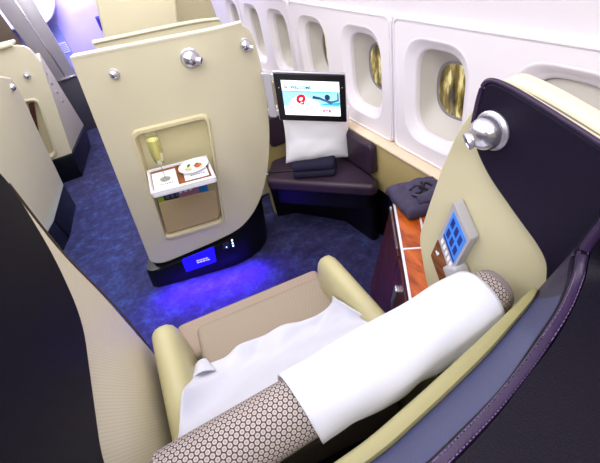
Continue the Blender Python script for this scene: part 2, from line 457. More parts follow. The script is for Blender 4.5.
box('partition_cap', (-1.85, 5.475, 2.01), (1.74, .07, .03), DGREY, dk, bev=.008)

def reading_lamp(name, base, n, parent=None, s=1.0, nozzle=None, k=1.0):
    """eyeball spotlight: bezel ring, ball, nozzle"""
    base = Vector(base); n = Vector(n).normalized()
    r = empty(name, base); r.location = base - (wloc(parent).translation if parent else Vector())
    if parent: r.parent = parent
    lathe('lamp_bezel', base, n, [(.0, 0), (.036 * s, 0), (.037 * s, .004 * s), (.034 * s, .007 * s), (.029 * s, .006 * s)], SILVER, r)
    lathe('lamp_ball', base, n, [(.029 * s, .004 * s), (.0315 * s, .013 * s), (.0295 * s, .024 * s), (.023 * s, .034 * s), (.013 * s, .041 * s), (0, .043 * s)], CHROME, r)
    if nozzle:
        d = Vector(nozzle).normalized(); c = base + n * .014 * s * k + d * .004 * (1 - k)
        lathe('lamp_nozzle', c, d, [(.0, .012 * s), (.014 * s, .014 * s), (.0135 * s, .036 * s * (.55 + .45 * k)), (.016 * s, .04 * s * (.55 + .45 * k)), (.016 * s, .046 * s * (.55 + .45 * k)), (.012 * s, .047 * s * (.55 + .45 * k)), (.011 * s, .042 * s * (.55 + .45 * k))], SILVER, r)
        lathe('lamp_lens', c + d * .042 * s * (.55 + .45 * k), d, [(0, 0), (.0115 * s, 0), (.0115 * s, .002 * s), (0, .003 * s)], DARKHOLE, r, 16)
    return r

# near suite across the aisle: its cream aisle wall over a black plinth
s1 = empty('neighbour_suite', (-1.0, 3.1, 0), 'nearest cream suite shell across the aisle with rounded top and black plinth', 'suite')
P = [(-.943, 2.95, .19), (-.875, 3.5, .215), (-.815, 3.5, .664), (-.765, 3.48, .93), (-.742, 3.42, 1.05), (-.727, 3.32, 1.125), (-.74, 3.2, 1.165), (-.775, 3.05, 1.19), (-.83, 2.85, 1.2), (-.9, 2.6, 1.2), (-1.04, 2.2, 1.2), (-1.12, 2.2, .58), (-1.15, 2.2, .19)]
bm = bmesh.new(); va = [bm.verts.new(p) for p in P]; vb = [bm.verts.new((p[0] - .5, p[1] - .01, p[2])) for p in P]
bm.faces.new(va); bm.faces.new(vb); bmesh.ops.triangulate(bm, faces=bm.faces)
for i in range(len(P)):
    j = (i + 1) % len(P); bm.faces.new((va[i], va[j], vb[j], vb[i]))
bevel_mod(bm_obj('shell_panel', bm, CREAM2, s1, angle=50), .012, 3, 50)
hexa('plinth', [(-.93, 3.0, 0), (-.89, 3.5, 0), (-1.35, 3.49, 0), (-1.40, 3.02, 0), (-.938, 2.97, .2), (-.872, 3.5, .225), (-1.35, 3.49, .225), (-1.40, 2.97, .2)], BLACK, s1, bev=.004)
hexa('plinth', [(-1.14, 2.22, 0), (-.935, 2.985, 0), (-1.40, 2.985, 0), (-1.6, 2.22, 0), (-1.15, 2.22, .19), (-.942, 2.965, .195), (-1.40, 2.965, .195), (-1.6, 2.22, .19)], BLACK, s1, bev=.004)
reading_lamp('lamp_fitting', (-.755, 3.28, 1.07), (1, -.6, .2), s1, .8)

s2 = empty('neighbour_suite', (-1.0, 4.4, 0), 'farther cream suite shell across the aisle with wood edged niche and chrome lamp', 'suite')
hexa('aisle_panel', [(-.81, 4.1, .25), (-.685, 4.9, .246), (-.80, 4.9, .246), (-.87, 4.13, .25), (-.635, 4.1, 1.03), (-.715, 4.9, 1.04), (-.80, 4.9, 1.04), (-.70, 4.13, 1.03)], CREAM2, s2, bev=.008)
def f2(u, v, d): return (u, 4.1 + d, v)
fo = roundpoly([(-1.9, .24), (-.80, .255, .0), (-.628, 1.03, .03), (-.655, 1.19, .05), (-.74, 1.225, .05), (-1.9, 1.225)], .02, 5)
ni = roundpoly([(-.93, .30), (-1.25, .28), (-1.1, .82), (-.815, .79)], .05, 5)
plate('front_panel', fo, (ni,), .06, f2, CREAM2, s2, bev=.008)
nf = [(p[0], p[1]) for p in ni]
def ring(name, lp, w, m, parent, f, d0, d1):
    c = Vector((sum(p[0] for p in lp) / len(lp), sum(p[1] for p in lp) / len(lp)))
    def off(k): return [tuple(Vector(p) + (Vector(p) - c).normalized() * k) for p in lp]
    L0 = [f(p[0], p[1], d0) for p in off(w)]; L1 = [f(p[0], p[1], d1) for p in off(w * .75)]; L2 = [f(p[0], p[1], d1) for p in off(w * .25)]
    L3 = [f(p[0], p[1], d0) for p in off(0)]; L4 = [f(p[0], p[1], .05) for p in off(-.004)]
    return bridge(name, [L0, L1, L2, L3, L4], m, parent, angle=60)
ring('niche_frame', ni, .025, CREAM2, s2, f2, 0, -.014)
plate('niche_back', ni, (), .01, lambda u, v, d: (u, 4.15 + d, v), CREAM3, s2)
plate('wood_strip', roundpoly([(-.96, .52), (-1.0, .52), (-.9, .775), (-.855, .77)], .004, 2), (), .012, lambda u, v, d: (u, 4.135 + d, v), WOODD, s2)
box('shell_cap', (-1.35, 4.2, 1.235), (1.2, .26, .03), CREAM, s2, bev=.012)
reading_lamp('lamp_fitting', (-.782, 4.1, .99), (.1, -1, .1), s2, .8)
for z, t in ((.93, .35), (.83, .4), (.72, .55), (.62, .6)):
    x = -.81 + (.175 * (z - .25) / .78); tt = t
    b = Vector((-.81 + .125 * tt, 4.1 + .8 * tt, .25)); a = Vector((-.635 - .08 * tt, 4.1 + .8 * tt, 1.03))
    q = b.lerp(a, (z - .25) / .78)
    lathe('panel_button', q + Vector((-.002, 0, 0)), (1, -.2, 0), [(0, 0), (.018, 0), (.018, .006), (.012, .009), (0, .009)], SILVER, s2, 14)
hexa('plinth', [(-.83, 4.1, 0), (-.735, 4.9, 0), (-1.6, 4.9, 0), (-1.6, 4.1, 0), (-.80, 4.08, .25), (-.672, 4.9, .235), (-1.6, 4.9, .235), (-1.6, 4.08, .25)], BLACK, s2, bev=.006)

# suite in front, seen over the divider
cl = empty('closet', (.2, 2.9, 0), 'tall cream closet standing behind the cream divider', 'closet')
plate('closet_door', [(-.045, .02), (.385, .02), (.40, 1.26), (.43, 1.37), (.44, 2.0), (.02, 2.0), (-.002, 1.46), (-.04, 1.28)], (), .04, onY(2.72), CREAM, cl, bev=.012)
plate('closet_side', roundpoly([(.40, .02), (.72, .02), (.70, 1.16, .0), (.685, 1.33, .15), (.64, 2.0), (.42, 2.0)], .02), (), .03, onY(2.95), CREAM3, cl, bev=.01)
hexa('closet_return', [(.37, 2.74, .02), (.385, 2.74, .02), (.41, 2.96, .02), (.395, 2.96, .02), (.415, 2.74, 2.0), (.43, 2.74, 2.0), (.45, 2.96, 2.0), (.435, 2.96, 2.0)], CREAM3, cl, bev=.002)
lw = empty('half_height_screen', (.2, 2.5, 0), 'low cream screen between the divider and the tall closet', 'screen')
plate('screen_panel', roundpoly([(-.09, .02), (.62, .02), (.60, 1.24, .03), (.49, 1.257), (.36, 1.268), (-.105, 1.294, .01)], .01), (), .05, onY(2.45), CREAM, lw, bev=.01)
plate('screen_cap', [(-.105, 1.292), (.36, 1.266), (.49, 1.255), (.595, 1.24), (.595, 1.25), (.49, 1.267), (.36, 1.278), (-.105, 1.304)], (), .07, onY(2.44), CREAM2, lw, bev=.004)

# ------------------------------------------------------------------ divider in front of the seat
E0 = Vector((-.42, 2.0, 0)); EU = Vector((.974, -.226, 0)); EN = Vector((.226, .974, 0))   # EN points away from the seat
def dv(u, v, d):
    b = 0
    if u > .62: b = .55 * (u - .62) ** 2 * 2.2
    return tuple(E0 + EU * (u + .12 * v) + EN * (d + b) + Vector((0, 0, v)))
CUT = [('u', .62 + .03 * i) for i in range(9)]
dd = empty('suite_divider', (-.05, 1.95, 0), 'large cream divider facing the seat with fold-down tray niche, three chrome lamps and black plinth', 'divider')
outl = roundpoly([(.065, .195, .02), (.11, .165, .04), (.17, .163, .05), (.47, .212, .08), (.61, .245, .06), (.71, .31, .06), (.79, .41, .07), (.85, .56, .08), (.888, .76, .1), (.89, 1.06, .15), (.845, 1.298, .09), (.42, 1.315, .0), (.077, 1.329, .008)], .02, 6)
nich = rrect(.212, .345, .557, .945, .035)
nich = roundpoly([(.205, .345), (.538, .352), (.572, .945), (.224, .95)], .035, 6)
plate('divider_panel', outl, (nich,), .055, dv, CREAM, dd, bev=.006, seg=3, cuts=CUT)
plate('divider_edge_trim', roundpoly([(.077, 1.325), (.42, 1.311), (.81, 1.295), (.81, 1.302), (.42, 1.320), (.077, 1.334)], .001, 2), (), .06, lambda u, v, d: dv(u, v, d - .002), CREAM2, dd, cuts=CUT)
ring('niche_frame', nich, .032, OLIVE if False else mat('niche_cream', (208, 197, 160), .42), dd, dv, 0, -.014)
plate('niche_back', nich, (), .012, lambda u, v, d: dv(u, v, d + .05), mat('niche_olive', (206, 198, 154), .5), dd)
plate('pocket_flap', roundpoly([(.214, .358), (.526, .366), (.543, .553), (.226, .566)], .022, 5), (), .012, lambda u, v, d: dv(u, v, d - .004), TAN, dd, bev=.003)
# fold-down tray
TZ = .75
T0, T1, T2, T3 = [Vector((p[0], p[1], 0)) for p in ((-.117, 1.943), (.189, 1.868), (.17, 1.61), (-.13, 1.685))]
def tr(u, v, d):   # u along the divider 0-1, v towards the seat 0-1
    p = (T0 * (1 - u) + T1 * u) * (1 - v) + (T3 * (1 - u) + T2 * u) * v
    return (p.x, p.y, TZ - d)
tray = plate('tray', rrect(0, 0, 1, 1, .06), (), .022, tr, TRAYM, dd, bev=.004)
plate('tray_inlay', rrect(.05, .08, .95, .9, .03), (), .003, lambda u, v, d: tr(u, v, d - .003), WOODP, tray)
for (a, b, c, e) in ((0, 0, 1, .05), (0, .93, 1, 1), (0, .02, .035, .98), (.965, .02, 1, .98)):
    plate('tray_lip', rrect(a, b, c, e, .015), (), .01, lambda u, v, d: tr(u, v, d - .009), TRAYM, tray, bev=.003)
# plinth and its controls
pl_f = [(.025, .0), (.06, -.025), (.12, -.03), (.25, -.03), (.35, -.03), (.47, -.03), (.57, -.022), (.66, .005), (.73, .05), (.78, .12), (.80, .2), (.80, .36), (.025, .12)]
def plp(k, z):
    u, d = k; p = E0 + EU * u + EN * d; 
    q = p + EU * .12 * z; return (q.x, q.y, z)
def under(u):   # lower edge of the panel
    q = [(0, .15), (.17, .153), (.47, .202), (.61, .235), (.71, .29), (.79, .36), (1, .4)]
    for (a, za), (b, zb) in zip(q, q[1:]):
        if u <= b: return za + (zb - za) * (u - a) / (b - a)
L0 = [plp(k, .004) for k in pl_f]; L1 = [plp(k, under(k[0]) - .03) for k in pl_f]
L1b = [plp((u, d + (.006 if d < .1 else 0)), under(u) - .012) for u, d in pl_f]
L1c = [plp((max(u, .085) if d < .1 else u, max(d, .008) if d < .1 else d), under(u) - .008) for u, d in pl_f]
L2 = [plp((max(u, .10) if d < .1 else u, max(d, .012) if d < .1 else d), under(u) + .05) for u, d in pl_f]
plinth = bridge('plinth', [L0, L1, L1b, L1c, L2], BLACK, dd, True, True, 30)
def ds(u, v, d): p = E0 + EU * (u + .12 * v) + EN * (d - .033) + Vector((0, 0, v)); return tuple(p)
scr = plate('entry_screen', roundpoly([(.255, .066), (.45, .082), (.455, .196), (.251, .166)], .008, 3), (), .01, ds, BLUE_S, plinth)
for i, (w, z) in enumerate(((.062, .128), (.075, .113))):
    k = 0
    u = .335
    while u < .335 + w:
        l = random.uniform(.006, .016)
        plate('screen_lettering', [(u, z), (u + l, z + .0006), (u + l, z + .008), (u, z + .0075)], (), .002, lambda a, b, d: ds(a, b, d - .003), BLUE_T, scr)
        u += l + .004
kp = plate('button_panel', roundpoly([(.505, .155), (.548, .16), (.551, .203), (.51, .196)], .004, 3), (), .008, ds, mat('button_panel_dark', (44, 40, 62), .4), plinth)
for i in range(3):
    plate('led_light', rrect(.565, .155 + .02 * i, .575, .165 + .02 * i, .002), (), .006, lambda a, b, d: ds(a, b, d + .008), LED, plinth)
lathe('socket_light', ds(.53, .172, 0), -EN, [(0, 0), (.004, 0), (.004, .003), (0, .003)], LED, kp, 10)
reading_lamp('reading_lamp', dv(.226, 1.232, 0), -EN + Vector((0, 0, .1)), dd, .62)
reading_lamp('reading_lamp', dv(.56, 1.221, 0), -EN, dd, 1.15, (.75, -.55, -.3))
reading_lamp('reading_lamp', dv(.813, 1.21, 0), -EN, dd, .8, (.75, -.5, -.45))

# things on the tray
def on_tray(u, v, z=.0): p = tr(u, v, -.004 - z); return Vector(p)
for i, (u0, v0, u1, v1, lab) in enumerate(((.065, .2, .45, .9, 'white printed card under the champagne flute on the tray'), (.55, .16, .93, .84, 'white printed card under the plate of canapes on the tray'))):
    c = empty('menu_card', on_tray((u0 + u1) / 2, (v0 + v1) / 2), lab, 'card', 'cards on the fold-down tray')
    plate('paper', [(u0, v0), (u1, v0), (u1 - .01, v1), (u0, v1)], (), .0012, lambda a, b, d: tr(a, b, d - .0052), PAPER, c)
    x = u0 + .1
    while x < u0 + .3:
        w = random.uniform(.012, .03)
        plate('print_mark', [(x, v1 - .17), (x + w, v1 - .17), (x + w, v1 - .13), (x, v1 - .13)], (), .0004, lambda a, b, d: tr(a, b, d - .0058), INK, c)
        x += w + .01
gb = on_tray(.265, .58, .0035); GA = (.1, -.02, 1)
gl = empty('champagne_flute', gb, 'champagne flute full of pale gold wine on the tray', 'glass')
def glass_mat(name, rgb, fac):
    m = bpy.data.materials.new(name); m.use_nodes = True; nt = m.node_tree
    nt.nodes.remove(nt.nodes['Principled BSDF'])
    tr_ = nt.nodes.new('ShaderNodeBsdfTransparent'); g = nt.nodes.new('ShaderNodeBsdfGlossy'); mx = nt.nodes.new('ShaderNodeMixShader'); fr = nt.nodes.new('ShaderNodeLayerWeight')
    tr_.inputs['Color'].default_value = lin(rgb); g.inputs['Roughness'].default_value = .05; fr.inputs['Blend'].default_value = fac
    nt.links.new(fr.outputs['Facing'], mx.inputs['Fac']); nt.links.new(tr_.outputs[0], mx.inputs[1]); nt.links.new(g.outputs[0], mx.inputs[2])
    nt.links.new(mx.outputs[0], nt.nodes['Material Output'].inputs['Surface']); return m
GLASS = glass_mat('clear_glass', (240, 242, 240), .3)
lathe('foot', gb, GA, [(0, 0), (.026, 0), (.026, .002), (.008, .005), (.0035, .012)], GLASS, gl)
lathe('stem', gb, GA, [(.0035, .008), (.003, .04), (.003, .07), (.006, .078)], GLASS, gl, 12)
lathe('bowl', gb, GA, [(.004, .075), (.02, .092), (.028, .118), (.031, .15), (.030, .21), (.028, .232), (.027, .232), (.0285, .21), (.0295, .15), (.0265, .118), (.017, .094), (0, .084)], GLASS, gl)
lathe('wine', gb, GA, [(0, .085), (.0165, .095), (.026, .119), (.029, .15), (.0285, .205), (0, .205)], mat('champagne', (236, 222, 140), .1, emit=.3, coat=.5), gl)  # emission added to brighten the wine
pb = on_tray(.745, .4, .002)
lathe_pl = lathe('plate', pb, (0, 0, 1), [(0, 0), (.04, 0), (.046, .003), (.074, .012), (.076, .014), (.074, .0155), (.046, .007), (.035, .005), (0, .005)], PORCEL, None, 36)
tag(lathe_pl, 'white round plate of canapes on the tray', 'plate')
def blob(name, c, s, m, parent=None, seed=0, rot=0):
    bm = bmesh.new(); bmesh.ops.create_icosphere(bm, subdivisions=2, radius=1)
    for v in bm.verts:
        k = 1 + .25 * noise.noise(v.co * 1.7 + Vector((seed, 0, 0)))
        v.co = Vector((v.co.x * s[0] * k, v.co.y * s[1] * k, (v.co.z * k + 1) * s[2]))
    bmesh.ops.rotate(bm, matrix=Matrix.Rotation(rot, 3, 'Z'), verts=bm.verts); bmesh.ops.translate(bm, vec=c, verts=bm.verts)
    return bm_obj(name, bm, m, parent, angle=70)
def food(name, off, s, m, lab, cat, sd, rot=0, leaf=None):
    o = blob(name, pb + Vector((off[0], off[1], .0055)), s, m, None, sd, rot); tag(o, lab, cat)
    if leaf: blob('herb_leaf', pb + Vector((off[0] + leaf[0], off[1] + leaf[1], .0055 + s[2] * 1.7)), (.011, .005, .003), GREEN_F, o, sd + 3, .6)
food('salmon_canape', (.02, -.012), (.019, .013, .007), RED_F, 'orange canape topped with green herb on the white plate', 'food', 1, .3, (-.004, .003))
food('green_canape', (-.022, .022), (.014, .006, .005), GREEN_F, 'green garnish at the back of the white plate', 'food', 5, .9)
food('pale_canape', (-.03, -.014), (.018, .008, .006), BEIGE_F, 'pale bread canape at the left of the white plate', 'food', 8, -.5)
food('cream_canape', (.002, .012), (.009, .008, .007), PORCEL, 'small creamy canape in the middle of the white plate', 'food', 11)
# booklets and packets standing in the pocket
for (u0, u1, z0, z1, rgb, lab, nm, d) in ((.225, .262, .45, .60, (150, 190, 40), 'lime green packet in the pocket under the tray', 'packet', .026), (.255, .335, .44, .625, (34, 34, 50), 'dark booklet in the pocket under the tray', 'booklet', .02),
        (.33, .455, .43, .635, (190, 130, 160), 'pink and purple patterned booklet in the pocket under the tray', 'booklet', .024), (.45, .50, .44, .63, (30, 130, 220), 'bright blue packet in the pocket under the tray', 'packet', .022)):
    o = plate(nm, rrect(u0, z0, u1, z1, .004), (), .006, lambda u, v, dd_: dv(u, v, dd_ + d), mat(nm + '_cover', rgb, .5, var=.35, vscale=50), bev=.001)
    tag(o, lab, nm)
    if u1 - u0 > .07:
        for i in range(3):
            plate('cover_print', rrect(u0 + .012 + i * .028, z1 - .06, u0 + .03 + i * .028, z1 - .03, .002), (), .001, lambda u, v, dd_: dv(u, v, dd_ + d - .0015), PAPER if rgb[0] > 100 else INK, o)

# ------------------------------------------------------------------ monitor on its hinge arm
M0 = Vector((.597, 1.785, 0)); MU = Vector((.31, -.142, 0)).normalized(); MN = Vector((-MU.y, MU.x, 0)); MN = MN if MN.y > 0 else -MN
def mo(u, v, d):  # u along screen (m), v height (m) with a slight skew as it hangs on its hinge, d away from viewer
    p = M0 + MU * (u + .06 * v) + MN * d
    return (p.x, p.y, .834 + v * 1.045 - .22 * u)
mn = empty('monitor', (.6, 1.79, .85), 'flat video monitor on a hinged arm showing a white and blue welcome screen', 'monitor')
hous = plate('housing', rrect(0, 0, .338, .226, .008), (), .025, mo, NEARBLK, mn, bev=.004)
rim = plate('housing_rim', rrect(-.004, -.005, .342, .231, .01), (), .02, lambda u, v, d: mo(u, v, d + .012), SILVER, mn, bev=.003)
so = lambda k: (lambda u, v, d: mo(u, v, d - k))
scn = plate('screen', [(.032, .03), (.308, .03), (.308, .195), (.032, .195)], (), .002, so(.0015), SCR_W, mn)
plate('sky_band', [(.032, .075), (.308, .075), (.308, .147), (.032, .147)], (), .001, so(.0022), SCR_B, scn)
plate('cloud', roundpoly([(.06, .04), (.19, .036), (.215, .09), (.14, .125), (.085, .12), (.05, .08)], .02, 5), (), .001, so(.0026), SCR_W, scn)
plate('header_line', [(.032, .144), (.308, .144), (.308, .148), (.032, .148)], (), .001, so(.003), SCR_T, scn)
plate('tail_emblem', [(.042, .158), (.058, .158), (.0625, .161), (.052, .168), (.043, .178)], (), .001, so(.003), SCR_R, scn)
plate('tail_emblem_mark', [(.046, .161), (.054, .162), (.049, .165), (.045, .171)], (), .001, so(.0036), SCR_W, scn)
text('welcome_text', 'WELCOME', lambda u, v, d: mo(.072 + u, .158 + v, d - .004), .021, SCR_TXT, scn, bold=.0006)
text('big_letter', 'Q', lambda u, v, d: mo(.092 + u, .094 + v, d - .003), .05, SCR_R, scn, shear=.3, bold=.0042)
plate('person_head', [(.247 + .013 * math.cos(i * PI / 10), .122 + .0135 * math.sin(i * PI / 10)) for i in range(20)], (), .001, so(.0036), SCR_H, scn)
plate('person_body', roundpoly([(.205, .118), (.225, .112), (.245, .108), (.268, .104), (.296, .112), (.296, .143), (.302, .143), (.303, .106), (.272, .096), (.25, .098), (.225, .104), (.204, .112)], .003, 2), (), .001, so(.0032), SCR_D, scn)
plate('person_arm', roundpoly([(.172, .113), (.18, .13), (.184, .12), (.205, .116), (.24, .1), (.262, .088), (.272, .092), (.245, .108), (.208, .123), (.186, .125), (.176, .118)], .003, 2), (), .001, so(.003), SCR_D, scn)
plate('pillow_shade', roundpoly([(.205, .086), (.3, .082), (.308, .09), (.308, .1), (.24, .092)], .003, 2), (), .001, so(.0028), SCR_T, scn)
text('corner_text', 'E T B', lambda u, v, d: mo(.222 + u, .05 + v, d - .004), .017, mat('screen_crimson', (200, 40, 100), .5, emit=.4), scn, bold=.0012)
lathe('sensor_dot', mo(.018, .16, 0), -MN, [(0, 0), (.003, 0), (.003, .0015), (0, .0015)], GREY, mn, 10)
lathe('sensor_dot', mo(.322, .17, 0), -MN, [(0, 0), (.003, 0), (.003, .0015), (0, .0015)], GREY, mn, 10)
br = plate('hinge_bracket', rrect(-.05, .012, -.012, .224, .008), (), .03, lambda u, v, d: mo(u, v, d + .0), GREY, mn, bev=.006, seg=3)
for v in (.02, .19): plate('hinge_knuckle', rrect(-.056, v, .004, v + .03, .005), (), .026, lambda u, vv, d: mo(u, vv, d + .004), SILVER, br, bev=.004)

# ------------------------------------------------------------------ ottoman in the corner, cushions, pillow
ot = empty('ottoman', (.72, 1.8, 0), 'plum leather ottoman seat in the corner below the monitor', 'ottoman')
fr = roundpoly([(.47, 1.93, .05), (.925, 1.45, .04), (.985, 1.50, .02), (.985, 2.12, .03), (.60, 2.14, .03)], .03, 6)
def oz(z0): return lambda u, v, d: (u, v, z0 - d)
bm = plate_bm(fr, (), .075, oz(.45)); o = bm_obj('seat_cushion', bm, PLUM, ot); bevel_mod(o, .022, 4, 50)
fr2 = [((p[0] - .76) * .93 + .765, (p[1] - 1.86) * .93 + 1.87) for p in fr]
bm = plate_bm(fr2, (), .10, oz(.374)); bm_obj('under_frame', bm, BLACK, ot)
fr3 = roundpoly([(.50, 2.24), (.67, 2.16), (.915, 1.83), (.935, 1.50), (.985, 1.50), (.985, 2.15), (.56, 2.16)], .02, 3)
fr3 = roundpoly([(.54, 2.15), (.67, 2.10), (.90, 1.80), (.935, 1.52), (.985, 1.52), (.985, 2.16), (.56, 2.16)], .02, 3)
bm = plate_bm(fr3, (), .28, oz(.285)); bm_obj('pedestal', bm, BLACK, ot)  # black base, shaped to stand in for the shadow under the ottoman
bk = box('buckle', (.515, 1.99, .456), (.012, .05, .01), CHROME, ot, bev=.003, rot=Matrix.Rotation(-.5, 3, 'Z'))
tube('belt', [(.52, 2.0, .452), (.56, 1.97, .4535), (.62, 1.93, .4535), (.66, 1.9, .453)], .006, BLACK, ot, 8)
# corner panel behind ottoman
cp = empty('corner_panel', (.75, 2.2, 0), 'olive panel closing the corner behind the ottoman', 'panel')
plate('back_panel', rrect(.545, .0, .99, .74, .01), (), .03, onY(2.19), SIDEPAN, cp, bev=.004)
plate('panel_ledge', [(.545, .735), (.99, .735), (.99, .752), (.545, .752)], (), .05, onY(2.17), mat('ledge_tan', (226, 206, 166), .4), cp, bev=.003)
def cush(name, mp, w, h, m, lab):
    o = plate(name, rrect(0, 0, w, h, .04, 6), (), .045, mp, m, bev=.016, seg=4); tag(o, lab, 'cushion'); return o
cush('back_cushion', lambda u, v, d: (.62 + u, 2.14 + d, .52 + v), .34, .2, PLUM, 'plum leather back pad on the corner panel left of the white pillow')
cush('back_cushion', lambda u, v, d: (.952 + d, 1.515 + u, .468 + v - .03 * u), .42, .185, PLUM, 'plum leather back pad on the side wall right of the white pillow')

def pillow(name, c, w, h, t, rot, m, lab, sag=.0):
    def f(i, j, s):
        u = i * 2 - 1; v = j * 2 - 1
        e = (1 - abs(u) ** 3) * (1 - abs(v) ** 3)
        k = 1 - .08 * (1 - e)
        x = u * w / 2 * (1 - .07 * (1 - v * v) * 0 - .06 * (1 - abs(u)) * 0 - .05 * (v * v - .5) * 0)
        x = u * w / 2 * (1 - .06 * (1 - v * v)); z = v * h / 2 * (1 - .07 * (1 - u * u))
        y = s * t / 2 * max(e, 0) ** .55 + .006 * noise.noise(Vector((u * 2.5, v * 2.5, s * 3.0)))
        return rot @ Vector((x, y, z)) + Vector(c)
    bm = bmesh.new(); n = 22; G = {}
    for s in (-1, 1):
        for i in range(n + 1):
            for j in range(n + 1):
                edge = i in (0, n) or j in (0, n)
                key = (i, j, 0 if edge else s)
                if key not in G: G[key] = bm.verts.new(f(i / n, j / n, 0 if edge else s))
    for s in (-1, 1):
        for i in range(n):
            for j in range(n):
                q = [(i, j), (i + 1, j), (i + 1, j + 1), (i, j + 1)]
                vs = [G[(a, b, 0 if (a in (0, n) or b in (0, n)) else s)] for a, b in q]
                try: bm.faces.new(vs)
                except ValueError: pass
    o = bm_obj(name, bm, m, None, angle=70); return tag(o, lab, 'pillow')
rot = Matrix.Rotation(-.36, 3, 'Z') @ Matrix.Rotation(.12, 3, 'Y') @ Matrix.Rotation(-.12, 3, 'X')
pillow('pillow', (.815, 1.845, .65), .385, .31, .15, rot, CLOTH_B, 'white pillow propped on the ottoman under the monitor')
# folded navy blanket under the pillow
def folded(name, c, s, rotz, m, lab, layers=2):
    e = empty(name, (c[0], c[1], c[2]), lab, 'blanket')
    R3 = Matrix.Rotation(rotz, 3, 'Z'); h = s[2] / layers
    for k in range(layers):
        cc = Vector(c) + Vector((0, 0, h * (k + .5)))
        box('fold', cc, (s[0] - .006 * k, s[1] - .008 * k, h * 1.02), m, e, bev=h * .42, seg=4, rot=R3)
    return e
folded('blanket', (.755, 1.81, .4525), (.25, .16, .085), -.6, NAVY, 'folded navy blanket on the ottoman in front of the white pillow')

# ------------------------------------------------------------------ side console by the seat
sc = empty('side_console', (.8, .9, 0), 'side console with orange wood top, chrome edging and dark wood front', 'console')
A0 = Vector((.80, 1.115, 0)); A1 = Vector((.40, .45, 0)); B1 = Vector((.50, .46, 0)); 
ax = (A1 - A0).normalized(); nx = Vector((-ax.y, ax.x, 0)); nx = nx if nx.x > 0 else -nx
def ct(s, w, d): p = A0 + ax * s + nx * w; return (p.x, p.y, .62 - d)
plate('console_top', [(0, 0), (.63, 0), (.63, .095), (.0, .13), (-.02, .13)], (), .02, ct, WOOD, sc, bev=.002)
plate('console_top_back', [(-.02, .13), (.30, .11), (.30, .2), (.0, .21)], (), .02, ct, WOOD, sc, bev=.002)
for a, b, wd_ in (((0, .0), (.80, .0), .008), ((0, .075), (.80, .085), .008)):
    pass
def strip(name, a, b, w, parent, h=.004):
    a = Vector(a); b = Vector(b); d = (b - a).normalized(); n = Vector((-d.y, d.x))
    return plate(name, [tuple(a + n * w), tuple(b + n * w), tuple(b - n * w), tuple(a - n * w)], (), h + .006, lambda u, v, d_: ct(u, v, d_ - h), BRIGHT, parent, bev=.001)
strip('chrome_edge', (-.005, 0), (.63, 0), .0045, sc)
strip('chrome_inlay', (-.02, .098), (.63, .07), .004, sc)
strip('chrome_inlay', (.33, 0), (.33, .082), .004, sc)
# dark front, flaring towards the floor
f0 = [Vector(ct(0, .0, .02)), Vector(ct(.63, 0, .02))]
fb = [Vector((.70, 1.205, .0)), Vector((.47, .69, .0))]
bkv = nx * .16
pts = [fb[0], fb[1], fb[1] + bkv * .5 + Vector((.02, -.08, 0)), fb[0] + bkv * 1.6, f0[0], f0[1], f0[1] + bkv * .5, f0[0] + bkv]
front = hexa('console_body', [tuple(p) for p in pts], WOODD, sc, bev=.004)
def cf(s, t, d):  # on the front face: s along, t down
    a = f0[0].lerp(f0[1], s); b = fb[0].lerp(fb[1], s); p = a.lerp(b, t)
    n = (f0[1] - f0[0]).cross(fb[0] - f0[0]).normalized(); n = n if n.x < 0 else -n
    return tuple(p + n * (-d))
dr = plate('drawer', [(.02, .05), (.50, .05), (.50, .92), (.02, .92)], (), .012, lambda u, v, d: cf(u, v, d - .008), WOODD, sc, bev=.002)
plate('drawer_trim', [(.02, .035), (.45, .035), (.45, .055), (.02, .055)], (), .008, lambda u, v, d: cf(u, v, d - .012), CHROME, dr)
dr2 = plate('door', [(.52, .05), (.98, .05), (.98, .92), (.52, .92)], (), .012, lambda u, v, d: cf(u, v, d - .008), WOODD, sc, bev=.002)
plate('door_handle', roundpoly([(.66, .14), (.72, .14), (.72, .34), (.66, .34)], .02, 4), (), .02, lambda u, v, d: cf(u, v, d - .024), CHROME, dr2, bev=.004)
lathe('console_knob', ct(.12, .165, -.0), (0, 0, 1), [(0, 0), (.022, 0), (.022, .006), (.018, .009), (.012, .006), (0, .006)], SILVER, sc)

# folded jacket on the console
jk = empty('jacket', (.92, 1.06, .62), 'folded purple grey jersey top with dark print on the console by the wall', 'clothing')
def jf(i, j, top=0):
    u = i * 2 - 1; v = j * 2 - 1
    r = max(abs(u), abs(v)) ; e = max(0, 1 - r ** 5)
    x = .872 + .105 * u * (1 + .06 * noise.noise(Vector((v * 2, 1, 0)))) + .02 * v
    y = 1.02 + .105 * v * (1 + .06 * noise.noise(Vector((u * 2, 5, 0)))) - .03 * u
    z = .632 + .045 * e ** .4 + .018 * e * noise.noise(Vector((u * 1.8, v * 2.4, 3))) + .008 * e * noise.noise(Vector((u * 5, v * 5, 7)))
    return (x, y, z)
grid('folded_body', jf, 30, 30, JACKETM, jk, thick=.004)
grid('collar_fold', lambda i, j: Vector(jf(.25 + .55 * i, .1 + .32 * j)) + Vector((0, 0, .012 * math.sin(PI * j) + .003)), 14, 8, JACKETM, jk, thick=.003)
for k, pts in enumerate(([(.3, .55), (.42, .62), (.5, .52), (.62, .6), (.7, .5)], [(.45, .7), (.5, .55), (.58, .42)], [(.35, .42), (.48, .46), (.6, .7)])):
    pp = catmull([Vector(jf(a, b)) + Vector((0, 0, .003)) for a, b in pts], 6)
    tube('print_stroke', pp, .006, JPRINT, jk, 6)

